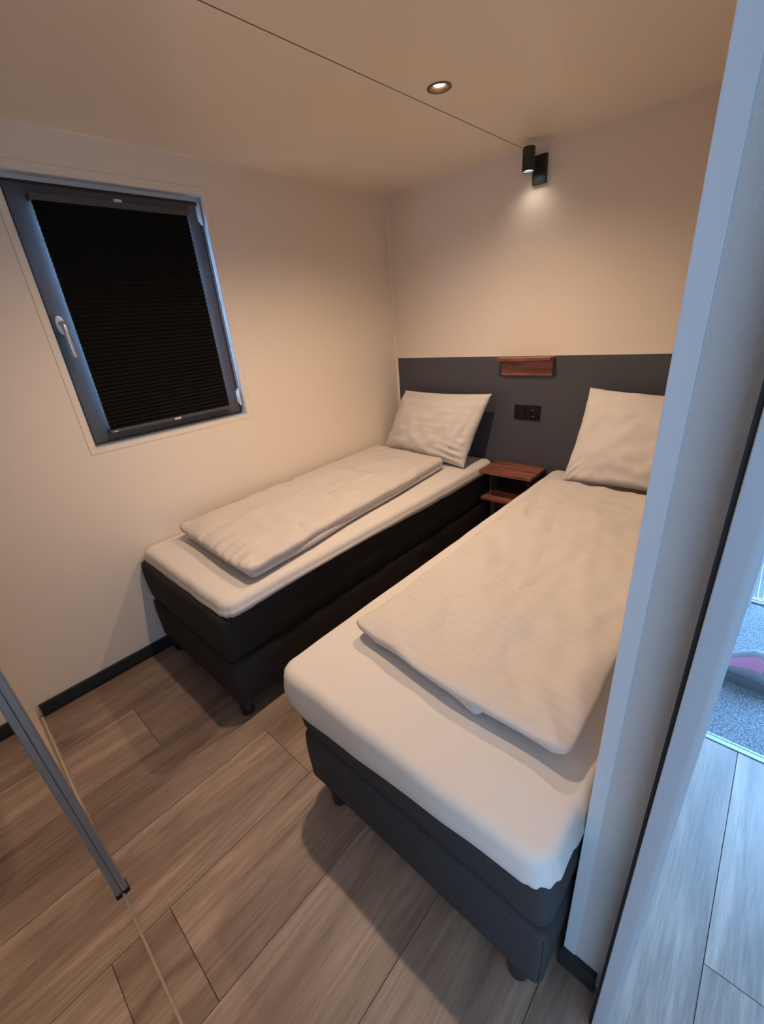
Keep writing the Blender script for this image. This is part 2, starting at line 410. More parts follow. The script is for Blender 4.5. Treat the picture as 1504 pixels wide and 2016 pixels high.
# baseboards
bm = bmesh.new(); box(bm, 0, 0.012, -2.545, -0.003, 0, 0.060, bev=0.002)
o = obj('baseboard_left', bm, M_base); o['kind'] = 'structure'
bm = bmesh.new(); box(bm, 0.012, XR, -0.015, -0.003, 0, 0.060, bev=0.002)
o = obj('baseboard_back', bm, M_base); o['kind'] = 'structure'
bm = bmesh.new(); box(bm, XR - 0.008, 2.083, YE - 0.016, YE, 0, 0.060, bev=0.0015)
box(bm, XR - 0.008, XR, YE, -0.01, 0, 0.060, bev=0.0015)
o = obj('baseboard_right', bm, M_base); o['kind'] = 'structure'

# doorway jamb (the strip right of the partition) --------------------------
dj = thing('door_1', None, None, (2.11, -1.91, 0)); dj['kind'] = 'structure'
bm = bmesh.new()
# jamb profile with rounded outer corner, extruded up
prof = [(2.0980, -1.868), (2.0980, -1.9485), (2.0990, -1.9500)]
for i in range(9):
    a = -PI / 2 + PI / 2 * i / 8
    prof.append((2.1185 + 0.0115 * math.cos(a), -1.9385 + 0.0115 * math.sin(a)))
prof += [(2.130, -1.868)]
lo = [bm.verts.new((x, y, 0.0)) for x, y in prof]; hi = [bm.verts.new((x, y, H)) for x, y in prof]
for i in range(len(prof)):
    j = (i + 1) % len(prof); bm.faces.new([lo[i], lo[j], hi[j], hi[i]])
bm.faces.new(lo); bm.faces.new(hi[::-1])
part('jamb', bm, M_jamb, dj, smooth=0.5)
bm = bmesh.new(); box(bm, 2.0925, 2.0980, -1.940, -1.868, 0, H)
part('rubber_seal', bm, M_rubber, dj)

# exterior door opening, threshold, grate, mat, shoe -------------------------
d2 = thing('door_2', None, None, (2.75, 0.045, 0)); d2['kind'] = 'structure'
boxes('door_frame', [(DX0, DX0 + 0.05, 0.0, 0.09, 0.0, DZ), (DX1 - 0.05, DX1, 0.0, 0.09, 0.0, DZ), (DX0 + .05, DX1 - .05, 0.0, 0.09, DZ - 0.05, DZ)], M_white, d2, bev=0.002)
th = boxes('threshold', [(DX0 + 0.0, DX1, 0.040, 0.085, -0.005, 0.014), (DX0, DX1, 0.052, 0.060, 0.012, 0.020), (DX0, DX1, 0.070, 0.078, 0.012, 0.020)], M_alu, d2, bev=0.001)
o = boxes('trim_7', [(2.10, 4.38, -0.972, -0.964, -0.004, 0.0035), (2.10, 4.38, -0.964, -0.950, -0.004, 0.0018), (2.10, 4.38, -0.950, -0.942, -0.004, 0.0035)], M_strip); o['kind'] = 'structure'
bm = bmesh.new()
nx, ny = 120, 60
mt = boxes('entrance_mat', [(2.10, 3.6, -0.941, 0.036, -0.0035, 0.001)], M_mat)
tag(mt, 'blue-grey carpet entrance mat by the outside door', 'mat')
deck = boxes('deck', [(1.4, 4.6, 0.09, 2.2, -0.14, -0.08)], mat('pale_deck_boards', (0.45, 0.52, 0.50), 0.7)); deck['kind'] = 'structure'
gr = thing('floor_grate', 'metal foot grate outside the entrance threshold', 'grate', (2.7, 0.30, -0.08))
bm = bmesh.new()
box(bm, 2.12, 3.3, 0.10, 0.115, -0.08, -0.01); box(bm, 2.12, 3.3, 0.485, 0.50, -0.08, -0.01)
box(bm, 2.12, 2.135, 0.115, 0.485, -0.08, -0.01); box(bm, 3.285, 3.3, 0.115, 0.485, -0.08, -0.01)
part('grate_frame', bm, M_alu, gr)
bm = bmesh.new()
for i in range(34): box(bm, 2.135, 3.285, 0.122 + i * 0.0108, 0.1255 + i * 0.0108, -0.03, -0.013)
for i in range(48): box(bm, 2.145 + i * 0.024, 2.149 + i * 0.024, 0.116, 0.484, -0.03, -0.0125)
part('grate_bars', bm, M_alu, gr)['kind'] = 'stuff'
bm = bmesh.new(); box(bm, 2.137, 3.283, 0.117, 0.483, -0.078, -0.07); part('grate_tray', bm, M_black, gr)

# shoe ---------------------------------------------------------------------
shoe = thing('shoe', 'grey and pink sneaker standing on the entrance mat', 'shoe', (2.15, -0.585, 0.001))
def loft(bm, rings, cap=True):
    R_ = [[bm.verts.new(v) for v in r] for r in rings]
    n = len(R_[0])
    for a, b in zip(R_, R_[1:]):
        for i in range(n):
            j = (i + 1) % n; bm.faces.new([a[i], a[j], b[j], b[i]])
    if cap:
        bm.faces.new(R_[0][::-1]); bm.faces.new(R_[-1])
    return R_
def shoe_w(s):   # half width along the sole, s = 0 heel .. 1 toe
    return 0.033 * min(1, (s / 0.06)) ** 0.4 + 0.013 * math.exp(-((s - .68) / .26) ** 2) - 0.03 * max(0, (s - 0.90) / 0.1) ** 2
def shoe_h(s):   # top height
    if s < 0.42: return 0.100 + 0.075 * (s / 0.42) ** 1.2
    return 0.175 - 0.110 * min(1, ((s - 0.42) / 0.48)) ** 0.9 - 0.012 * max(0, (s - .9) / .1)
L = 0.275
def ring_up(s, z0f=0.040):
    wv_ = shoe_w(s); h = shoe_h(s) ; r = []
    for i in range(17):
        a = PI * i / 16
        yy = math.cos(a) * wv_ * (1 if s < .35 else 1); zz = z0f + (h - z0f) * (math.sin(a) ** (0.75 if s > .5 else 0.55))
        if s < 0.6: yy *= 1 - 0.30 * math.sin(a) ** 2
        r.append(Vector((2.15 + L * s, -0.585 + yy, zz)))
    return r
ss = [0.015, 0.04, 0.08, 0.1, 0.13, 0.2, 0.28, 0.36, 0.45, 0.55, 0.65, 0.75, 0.85, 0.93, 0.98]
M_sgrey = mat('grey_mesh_upper', (0.30, 0.31, 0.33), 0.8); add_bump(M_sgrey, 'noise', (500, 500, 500), 0.5, 0.001)
M_pink = mat('pink_overlay', (0.72, 0.28, 0.46), 0.5)
M_sole = mat('dark_grey_sole', (0.12, 0.13, 0.15), 0.7)
bm = bmesh.new(); loft(bm, [ring_up(s) for s in ss]); part('upper', bm, M_sgrey, shoe, smooth=3.1)
bm = bmesh.new()
for s0 in (-1, 1):
    rr_ = []
    for s in [0.02, 0.05, 0.09, 0.14, 0.2, 0.26, 0.32, 0.38, 0.44, 0.50]:
        base = ring_up(s); rows = base[1:5] if s0 == 1 else base[12:16]
        cx = Vector((2.15 + L * s, -0.585, 0.03))
        rr_.append([bm.verts.new(cx + (v - cx) * 1.035) for v in rows])
    for a, b in zip(rr_, rr_[1:]):
        for i in range(len(a) - 1): bm.faces.new([a[i], a[i + 1], b[i + 1], b[i]])
part('side_overlay', bm, M_pink, shoe, smooth=3.1, label='pink overlay on the sides of the shoe')
bm = bmesh.new(); rings = []
for s in [0.0, 0.02, 0.05, 0.1, 0.18, 0.3, 0.45, 0.6, 0.75, 0.9, 0.96, 1.0]:
    wv_ = max(0.010, shoe_w(max(s, 0.004)) + 0.004); z0 = 0.001 + 0.008 * max(0, 1 - s / 0.12); x = 2.146 + (L + 0.006) * s
    rings.append([Vector((x, -0.585 - wv_, z0)), Vector((x, -0.585 + wv_, z0)), Vector((x, -0.585 + wv_ * 1.04, 0.022)), Vector((x, -0.585 + wv_ * .96, 0.046 - .012 * s)), Vector((x, -0.585 - wv_ * .96, 0.046 - .012 * s)), Vector((x, -0.585 - wv_ * 1.04, 0.022))])
loft(bm, rings); part('sole', bm, M_sole, shoe, smooth=0.9)
for q_ in range(4):
    bm = bmesh.new(); s = 0.50 + q_ * 0.07; xx = 2.15 + L * s; h = shoe_h(s)
    cyl(bm, (xx, -0.605, h + 0.000), 0.003, 0.003, 0.04, 'Y', 10); part('lace', bm, M_sgrey, shoe, smooth=1.0)

# window ---------------------------------------------------------------------
w1 = thing('window_1', None, None, (0, -1.63, 1.55)); w1['kind'] = 'structure'
def frame(y0, y1, z0, z1, t, xa, xb_, tr=None):
    tl, trt, tb, tt = t
    return [(xa, xb_, y0, y0 + tl, z0, z1), (xa, xb_, y1 - trt, y1, z0, z1), (xa, xb_, y0 + tl, y1 - trt, z0, z0 + tb), (xa, xb_, y0 + tl, y1 - trt, z1 - tt, z1)]
# pale reveal lining, two steps
boxes('reveal_lining', frame(WY0, WY1, WZ0, WZ1, (.004, .004, .004, .004), -0.088, 0.0018), M_white, w1, bev=0.0006)
boxes('outer_frame', frame(WY0 + .004, WY1 - .004, WZ0 + .004, WZ1 - .004, (.008, .011, .008, .019), -0.085, -0.040), M_white, w1, bev=0.001)
SY0, SY1, SZ0, SZ1 = WY0 + .007, WY1 - .014, WZ0 + .011, WZ1 - .022
sash = boxes('window_frame', frame(SY0, SY1, SZ0, SZ1, (.100, .092, .075, .070), -0.070, -0.030), M_frame, w1, bev=0.002)
boxes('sash_bead', frame(SY0, SY1, SZ0, SZ1, (.009, .009, .009, .009), -0.030, -0.026), M_black, sash, bev=0.001)
boxes('pane', [(-0.062, -0.056, SY0 + .09, SY1 - .085, SZ0 + .07, SZ1 - .065)], M_glass, w1)
# hinges
for zc in (1.965, 1.155):
    bm = bmesh.new(); cyl(bm, (-0.018, WY1 - 0.018, zc - 0.042), 0.0062, 0.0062, 0.084, 'Z', 16, 0.0015)
    box(bm, -0.030, -0.020, WY1 - 0.026, WY1 - 0.010, zc - 0.030, zc + 0.030)
    part('hinge', bm, M_white, w1, smooth=0.6)
# handle
bm = bmesh.new()
for i, (xx, s) in enumerate(((-0.006, 1.0), (0.004, 1.0), (0.008, .86))): pass
def oval(bm, x0, x1, yc, zc, ry, rz, n=28, taper=.9):
    rings = []
    for (x, s) in ((x0, 1), ((x0 + x1) / 2, 1), (x1, taper)):
        rings.append([Vector((x, yc + ry * s * math.cos(2 * PI * i / n), zc + rz * s * math.sin(2 * PI * i / n))) for i in range(n)])
    loft(bm, rings)
HY = SY0 + 0.034
oval(bm, -0.030, -0.018, HY, 1.545, 0.016, 0.034)
hb_ = part('handle_rose', bm, M_white, w1, smooth=0.6)
bm = bmesh.new()
pts = [(0.005, 1.552, .008, .0085), (0.030, 1.552, .008, .0085), (0.040, 1.549, .009, .009), (0.045, 1.538, .0065, .0105), (0.046, 1.50, .006, .0100), (0.047, 1.46, .006, .0100), (0.048, 1.432, .0055, .0095), (0.048, 1.424, .003, .006)]
rings = []
for i, (x, z, rx, ry) in enumerate(pts):
    a = pts[max(0, i - 1)]; b = pts[min(len(pts) - 1, i + 1)]
    d = Vector((b[0] - a[0], 0, b[1] - a[1])).normalized(); n_ = d.cross(Vector((0, 1, 0))).normalized()
    rings.append([Vector((x - 0.024, HY, z)) + n_ * rx * math.cos(2 * PI * k / 14) + Vector((0, 1, 0)) * ry * math.sin(2 * PI * k / 14) for k in range(14)])
loft(bm, rings); part('handle', bm, M_alu, hb_, smooth=3.1)

# pleated blind ------------------------------------------------------------
BY0, BY1, BZ0, BZ1 = -1.920, -1.344, 1.112, 1.970
bl = thing('pleated_blind', 'black pleated blackout blind pulled down over the window', 'blind', (0.006, -1.63, 1.54))
bm = bmesh.new(); np_ = 50
zt, zb = BZ1 - 0.022, BZ0 + 0.014
pr = []
for i in range(2 * np_ + 1):
    z = zt + (zb - zt) * i / (2 * np_); pr.append((-0.0045 if i % 2 else 0.0045, z))
prev = None
rows = []
for (x, z) in pr:
    rows.append([bm.verts.new((x, BY0 + 0.004 + (0.0006 if x > 0 else 0), z)), bm.verts.new((x, BY1 - 0.004, z)), bm.verts.new((x - 0.0012, BY1 - 0.004, z)), bm.verts.new((x - 0.0012, BY0 + 0.004, z))])
for a, b in zip(rows, rows[1:]):
    for i in range(4): bm.faces.new([a[i], a[(i + 1) % 4], b[(i + 1) % 4], b[i]])
part('pleated_fabric', bm, M_blind, bl)
bm = bmesh.new(); box(bm, -0.0095, -0.0088, BY0 + 0.004, BY1 - 0.004, zb, zt); part('white_backing', bm, mat('white_blind_backing', (0.85, 0.85, 0.85), 0.8), bl, label='white reflective rear face of the blind')
bm = bmesh.new(); box(bm, -0.0295, 0.008, BY0, BY1, BZ1 - 0.022, BZ1, bev=0.002); part('head_rail', bm, M_frame, bl)
bm = bmesh.new(); box(bm, -0.0295, 0.008, BY0, BY1, BZ0, BZ0 + 0.014, bev=0.002); part('bottom_rail', bm, M_frame, bl)
for zc in (BZ1 + 0.004, BZ0 + 0.006):
    bm = bmesh.new(); box(bm, -0.004, 0.0105, -1.642, -1.612, zc - 0.005, zc + 0.004, bev=0.001); box(bm, 0.0105, 0.013, -1.636, -1.618, zc - 0.003, zc + 0.002)
    part('grip', bm, M_white, bl, label='pale plastic grip')
bm = bmesh.new(); box(bm, 0.008, 0.0088, BY0 + 0.012, BY0 + 0.030, BZ0 + 0.005, BZ0 + 0.008); part('badge', bm, M_white, bl)

# ------------------------------------------------------------------ beds
def rrect(x0, x1, y0, y1, r, n=10, step=0.02):
    """rounded rectangle outline, counter-clockwise, list of (x, y, nx, ny)"""
    pts = []
    def line(ax, ay, bx, by, nx, ny):
        L_ = math.hypot(bx - ax, by - ay); k = max(1, int(L_ / step))
        for i in range(k): pts.append((ax + (bx - ax) * i / k, ay + (by - ay) * i / k, nx, ny))
    def arc(cx, cy, a0_):
        for i in range(n): 
            a = a0_ + PI / 2 * i / n; pts.append((cx + r * math.cos(a), cy + r * math.sin(a), math.cos(a), math.sin(a)))
    line(x0 + r, y0, x1 - r, y0, 0, -1); arc(x1 - r, y0 + r, -PI / 2)
    line(x1, y0 + r, x1, y1 - r, 1, 0); arc(x1 - r, y1 - r, 0)
    line(x1 - r, y1, x0 + r, y1, 0, 1); arc(x0 + r, y1 - r, PI / 2)
    line(x0, y1 - r, x0, y0 + r, -1, 0); arc(x0 + r, y0 + r, PI)
    return pts
def block(x0, x1, y0, y1, z0, z1, r, e, bulge=0.0, wob=0.0, seed=0.0, step=0.04, top_dome=0.0):
    """upholstered block: rounded plan, rounded top and bottom edges"""
    bm = bmesh.new(); P = rrect(x0, x1, y0, y1, r, 6, step); rings = []
    prof = []
    for i in range(4): a = PI / 2 * i / 3; prof.append((-e * (1 - math.sin(a)), z0 + e * (1 - math.cos(a))))
    for i in range(1, 4): t = i / 4; prof.append((bulge * math.sin(PI * t), z0 + e + (z1 - z0 - 2 * e) * t))
    for i in range(4): a = PI / 2 * i / 3; prof.append((-e * (1 - math.cos(a)), z1 - e + e * math.sin(a)))
    for (o_, z) in prof:
        rings.append([Vector((x + nx * (o_ + wob * nz(x * 5 + seed, y * 5, z * 9)), y + ny * (o_ + wob * nz(x * 5 + seed, y * 5, z * 9)), z)) for (x, y, nx, ny) in P])
    cx, cy = (x0 + x1) / 2, (y0 + y1) / 2
    Rr = [[bm.verts.new(v) for v in r_] for r_ in rings]; n = len(P)
    for a, b in zip(Rr, Rr[1:]):
        for i in range(n): j = (i + 1) % n; bm.faces.new([a[i], a[j], b[j], b[i]])
    bm.faces.new(Rr[0][::-1]); bm.faces.new(Rr[-1])
    return bm
def topper(x0, x1, y0, y1, ztop, hem, r, seed):
    """topper under a fitted sheet: hem(x, y) = height of the lower edge"""
    bm = bmesh.new(); P = rrect(x0, x1, y0, y1, r, 12, 0.012); n = len(P); Rr = []
    e = 0.030
    prof = []
    for i in range(7): prof.append(('s', i / 6))
    for i in range(1, 7): prof.append(('c', PI / 2 * i / 6))
    for (k_, t) in prof:
        ring = []
        for idx, (x, y, nx, ny) in enumerate(P):
            zh = hem(x, y)
            corner = min(1.0, abs(nx * ny) * 2.2)
            wr = nz(x * 9 + seed, y * 9, 0.0)
            fold = 0.0035 * math.sin(math.atan2(ny, nx) * 34 + seed) * corner
            if k_ == 's':
                zz = zh + (ztop - e - zh) * t; o_ = -0.006 * (1 - t) ** 2 * 2 + 0.008 * math.sin(PI * t) + wr * 0.004 + fold * (1 - t * .6)
            else:
                o_ = -e * (1 - math.cos(t)) + wr * 0.004 * math.cos(t) + fold * .35 * math.cos(t); zz = ztop - e + e * math.sin(t)
            ring.append(bm.verts.new((x + nx * o_, y + ny * o_, zz)))
        Rr.append(ring)
    # hem turned under
    under = [bm.verts.new((v.co.x - P[i][2] * 0.012, v.co.y - P[i][3] * 0.012, v.co.z + 0.004)) for i, v in enumerate(Rr[0])]
    for i in range(n): j = (i + 1) % n; bm.faces.new([under[i], under[j], Rr[0][j], Rr[0][i]])
    for a, b in zip(Rr, Rr[1:]):
        for i in range(n): j = (i + 1) % n; bm.faces.new([a[i], a[j], b[j], b[i]])
    cx, cy = (x0 + x1) / 2, (y0 + y1) / 2
    last = Rr[-1]; hw = (x1 - x0) / 2
    for k_ in range(1, 26):
        t = k_ / 26
        ring = []
        for i, v in enumerate(Rr[-1 if k_ == 0 else 12]):
            px, py = v.co.x, v.co.y
            qx = cx + (px - cx) * (1 - t); qy = cy + (py - cy) * (1 - t * hw / ((y1 - y0) / 2))
            d = t * hw
            zz = ztop + 0.004 * min(1, d / 0.1) + 0.0035 * nz(qx * 3.1 + seed, qy * 2.3, 1) + 0.0022 * nz(qx * 9 + seed, qy * 7, 3) * min(1, d / .04)
            ring.append(bm.verts.new((qx, qy, zz)))
        for i in range(n): j = (i + 1) % n; bm.faces.new([last[i], last[j], ring[j], ring[i]])
        last = ring
    bm.faces.new(last)
    return bm
def bed(label, x0, x1, legx, matu, seed, base_x, matt_x, top_args, hem):
    t = thing('boxspring_bed', label, 'bed', ((x0 + x1) / 2, -1.0, 0), 'single boxspring beds')
    yF = -1.995
    part('base', block(base_x[0], base_x[1], yF, -0.02, 0.088, 0.300, 0.022, 0.018, 0.003, 0.004, seed), matu, t, smooth=0.8)
    part('mattress', block(matt_x[0], matt_x[1], yF + 0.002, -0.02, 0.304, 0.520, 0.032, 0.030, 0.006, 0.006, seed + 3), matu, t, smooth=0.8)
    part('topper', topper(*top_args, hem, 0.055, seed), M_sheet, t, smooth=3.1, label='topper under a fitted white sheet')
    for lx in legx:
        for ly in (-1.955, -0.12):
            bm = bmesh.new(); lathe(bm, (lx, ly, 0), [(0, 0), (0.024, 0), (0.027, 0.003), (0.031, 0.08), (0.031, 0.092), (0, 0.092)], 24)
            part('leg', bm, M_black, t, smooth=0.6)
    # corner seams
    if matu is M_bedR:
        bm = bmesh.new(); cyl(bm, (base_x[1] - 0.0062, yF + 0.0052, 0.118), 0.0016, 0.0016, 0.165, 'Z', 8); part('corner_seam', bm, M_black, t)
    return t
def hemL(x, y):
    z = 0.500 + 0.012 * nz(x * 4, y * 2.2, 5)
    if y < -1.9: z = 0.492 + 0.02 * (x - .1) + 0.006 * nz(x * 8, 0, 2)
    if x > 0.7 and y > -1.85: z = 0.502 + 0.010 * math.sin(y * 3.3)
    return z
def hemR(x, y):
    if y < -1.9:
        t = (x - 1.2) / 0.8
        return 0.405 + 0.085 * max(0, t) ** 1.3 + 0.018 * math.exp(-((t - .02) / .06) ** 2) + 0.006 * nz(x * 9, 0, 2)
    if x < 1.4: return 0.43 + 0.010 * nz(x, y * 3, 4)
    return 0.45
bed('charcoal boxspring bed against the window wall with white sheeted topper', 0.014, 0.79, (0.075, 0.722), M_bedL, 1.0, (0.014, 0.778), (0.016, 0.782), (0.010, 0.797, -1.968, -0.012, 0.572), hemL)
bed('grey woven boxspring bed nearest the doorway with white sheeted topper', 1.20, 2.0, (1.30, 1.935), M_bedR, 5.0, (1.212, 1.998), (1.208, 1.998), (1.190, 2.0, -2.022, -0.012, 0.572), hemR)

# duvets -------------------------------------------------------------------
def creases(x, y, seed):
    """soft valley lines of pressed cotton, 0..1"""
    a = nz(x * 1.7 + seed, y * 0.9 + seed, 2.0) + 0.25 * nz(x * 5, y * 4, seed)
    b = nz(x * 1.1 - seed, y * 2.1, 6.0) + 0.2 * nz(x * 6, y * 6, seed + 3)
    return math.exp(-(a / 0.035) ** 2) * (0.6 + nz(x * 3, y * 3, 9)) + 0.7 * math.exp(-(b / 0.03) ** 2) * (0.5 + nz(x * 3, y * 3, 19))
def bil(c, u, v):
    """c = corners FL, FR, BR, BL as (x, y)"""
    a = (Vector(c[0]) * (1 - u) + Vector(c[1]) * u); b = (Vector(c[3]) * (1 - u) + Vector(c[2]) * u)
    return a * (1 - v) + b * v
def quilt(c, zb, T, r, nu, nv, seed, wrinkle=0.004, ripple=0.0, edge_w=0.010, rip_u=(0, 1), lift=None):
    """closed flat puffy slab over the quad c: height field on top, soft rounded rim, flat underside"""
    bm = bmesh.new()
    w_ = (Vector(c[1]) - Vector(c[0])).length; l_ = (Vector(c[3]) - Vector(c[0])).length
    top = []; bot = []
    def grade(i, n):      # denser near the rim
        t = i / n; return 0.5 - 0.5 * math.cos(PI * t) * (0.55) - 0.5 * (1 - 2 * t) * 0.45
    for j in range(nv + 1):
        rt = []; rb = []
        v = grade(j, nv)
        for i in range(nu + 1):
            u = grade(i, nu)
            p = bil(c, u, v)
            # wavy outline
            s = nz(p.x * 3 + seed, p.y * 3, 7) * edge_w; s2 = nz(p.x * 3 + seed, p.y * 3, 17) * edge_w
            wu = (abs(2 * u - 1)) ** 6; wv2 = (abs(2 * v - 1)) ** 10
            px = p.x + s * wu; py = p.y + s2 * wv2
            # rounded corners of outline
            du, dv = min(u, 1 - u) * w_, min(v, 1 - v) * l_
            cr = 0.035
            if du < cr and dv < cr:
                ddx, ddy = cr - du, cr - dv; rr2 = math.hypot(ddx, ddy)
                m_ = max(ddx, ddy)
                if rr2 > 1e-6:
                    k_ = m_ / rr2
                    sx = 1 if u < .5 else -1; sy = 1 if v < .5 else -1
                    px += sx * ddx * (1 - k_); py += sy * ddy * (1 - k_)
            d = min(du, dv)
            e = min(1.0, d / r)
            hgt = T * (0.5 + 0.5 * math.sqrt(max(0, 1 - (1 - e) ** 2)))
            hgt_b = T * 0.5 * (1 - math.sqrt(max(0, 1 - (1 - min(1, d / (T * .5))) ** 2)))
            puff = 1 + 0.10 * nz(p.x * 2.2 + seed, p.y * 1.6, 3)
            zz = zb + hgt * puff
            zz += wrinkle * nz(p.x * 7 + seed, p.y * 5, 1) * e + wrinkle * .6 * nz(p.x * 17 + seed, p.y * 12, 2)
            # long soft creases
            zz += wrinkle * 1.0 * (abs(nz(p.x * 2.6 + 3 * seed, p.y * 1.1, 11)) ** .6 - .5) * e - wrinkle * 0.55 * creases(p.x, p.y, seed) * e
            if ripple and v < 0.16 and rip_u[0] < u < rip_u[1]:
                zz += ripple * (0.5 + nz(p.x * 14, seed, 8) * 1.4) * math.sin(u * w_ * 95 + 2 * nz(p.x * 12, p.y * 8, 4)) * (1 - v / 0.16) ** 1.4 * min(1, (u - rip_u[0]) * 12) * (1 if d > 0.004 else .5)
            zo = lift(u, v) if lift else 0.0
            rt.append(bm.verts.new((px, py, zz + zo)))
            rb.append(bm.verts.new((px, py, zb + hgt_b + zo * (1 if d < 0.05 else 0.2))) if (0 < i < nu and 0 < j < nv) else rt[-1])
        top.append(rt); bot.append(rb)
    for j in range(nv):
        for i in range(nu):
            bm.faces.new([top[j][i], top[j][i + 1], top[j + 1][i + 1], top[j + 1][i]])
            f = []
            for v_ in (bot[j][i], bot[j + 1][i], bot[j + 1][i + 1], bot[j][i + 1]):
                if v_ not in f: f.append(v_)
            if len(f) > 2:
                try: bm.faces.new(f)
                except ValueError: pass
    return bm
dl = thing('duvet', 'white striped duvet folded lengthwise on the bed by the window', 'duvet', (0.38, -1.05, 0.576), 'folded duvets on the beds')
cL = [(0.085, -1.800), (0.762, -1.822), (0.640, -0.345), (0.012, -0.29)]
part('duvet_cover', quilt(cL, 0.606, 0.058, 0.085, 130, 230, 2.0, 0.014, 0.006, 0.026, (0.30, 1)), M_duvet, dl, smooth=3.1)
cL2 = [(0.10, -1.790), (0.752, -1.812), (0.636, -0.36), (0.016, -0.30)]
part('duvet_underfold', quilt(cL2, 0.584, 0.034, 0.02, 70, 90, 4.0, 0.003, 0.006, 0.010, (0.25, 1)), M_duvet, dl, smooth=3.1)
dr = thing('duvet', 'white striped duvet spread on the bed nearest the doorway', 'duvet', (1.62, -1.0, 0.576), 'folded duvets on the beds')
cR = [(1.302, -1.802), (1.945, -1.842), (1.985, -0.350), (1.292, -0.335)]
part('duvet_cover', quilt(cR, 0.602, 0.044, 0.085, 150, 260, 8.0, 0.013, 0.0, 0.022, lift=lambda u, v: 0.004 * math.exp(-v / .03)), M_duvet, dr, smooth=3.1)
cR2 = [(1.345, -1.798), (1.760, -1.842), (1.975, -0.36), (1.305, -0.345)]
part('duvet_underfold', quilt(cR2, 0.584, 0.034, 0.02, 70, 90, 12.0, 0.004, 0.006, 0.04, (0.1, .8)), M_duvet, dr, smooth=3.1)

# pillows ------------------------------------------------------------------
def pillow(c, T, seed, nu=64, nv=56, crease=None):
    """c = four 3D corners BL, BR, TR, TL; bulges along the facing normal"""
    c = [Vector(p) for p in c]; bm = bmesh.new()
    N = ((c[1] - c[0]).cross(c[3] - c[0])).normalized()   # towards the camera (-y, +z)
    fr = []; bk = []
    w_ = (c[1] - c[0]).length; h_ = (c[3] - c[0]).length
    for j in range(nv + 1):
        a = []; b = []; v = 0.5 - 0.5 * math.cos(PI * j / nv) * .6 - .5 * (1 - 2 * j / nv) * .4
        for i in range(nu + 1):
            u = 0.5 - 0.5 * math.cos(PI * i / nu) * .6 - .5 * (1 - 2 * i / nu) * .4
            # edges pulled in between the corners
            uu = u + 0.022 * math.sin(PI * v) ** .8 * (1 - 2 * u) * abs(2 * u - 1) ** 2; vv = v + 0.030 * math.sin(PI * u) ** .8 * (1 - 2 * v) * abs(2 * v - 1) ** 2
            p = (c[0] * (1 - uu) + c[1] * uu) * (1 - vv) + (c[3] * (1 - uu) + c[2] * uu) * vv
            e = (max(0, 4 * u * (1 - u)) ** 0.42) * (max(0, 4 * v * (1 - v)) ** 0.42)
            sag = 1 + 0.25 * (0.5 - v)
            wr_ = 0.010 * nz(u * 4 + seed, v * 4, 2) + 0.005 * nz(u * 11 + seed, v * 9, 4) - 0.006 * creases(u * .9 + seed, v * .9, seed)
            edge = 0.008 * nz(u * 9 + seed, v * 9, 9)
            th = T * e * sag
            cz_ = 0.0
            if crease: cz_ = crease(u, v)
            f = min(1, e * 2)
            fwd = p + N * (th * 0.62 + (wr_ + cz_) * f + edge)
            a.append(bm.verts.new(fwd))
            b.append(a[-1] if (i in (0, nu) or j in (0, nv)) else bm.verts.new(p - N * (th * 0.30) + N * edge))
        fr.append(a); bk.append(b)
    for j in range(nv):
        for i in range(nu):
            bm.faces.new([fr[j][i], fr[j][i + 1], fr[j + 1][i + 1], fr[j + 1][i]])
            f = []
            for v_ in (bk[j][i], bk[j + 1][i], bk[j + 1][i + 1], bk[j][i + 1]):
                if v_ not in f: f.append(v_)
            if len(f) > 2:
                try: bm.faces.new(f)
                except ValueError: pass
    return bm
def crL(u, v):
    # bunched folds running down the right side and the lower right corner
    g = math.exp(-((u - 0.84) / 0.10) ** 2)
    a = 0.010 * math.sin((u - 0.10 * v) * 62) * g * math.exp(-((v - .42) / .30) ** 2)
    b = 0.009 * math.sin((v + 0.25 * u) * 70) * math.exp(-((u - .88) / .12) ** 2 - ((v - .16) / .16) ** 2)
    return a + b
def crR(u, v):
    return 0.008 * math.sin((v * 1.0 - u * 1.6) * 60) * math.exp(-((u - .03) / .08) ** 2 - ((v - .12) / .12) ** 2)
o = obj('pillow', pillow([(0.010, -0.215, 0.585), (0.742, -0.290, 0.583), (0.815, -0.085, 1.005), (0.130, -0.075, 1.000)], 0.165, 3.0, crease=crL), M_pillow, smooth=3.1)
tag(o, 'creased white striped pillow leaning on the headboard by the window wall', 'pillow', 'pillows against the headboard')
o = obj('pillow', pillow([(1.345, -0.300, 0.612), (1.990, -0.285, 0.612), (1.965, -0.085, 1.030), (1.375, -0.105, 1.062)], 0.130, 11.0, crease=crR), M_pillow_plain, smooth=3.1)
tag(o, 'smooth white pillow leaning on the headboard beside the doorway partition', 'pillow', 'pillows against the headboard')

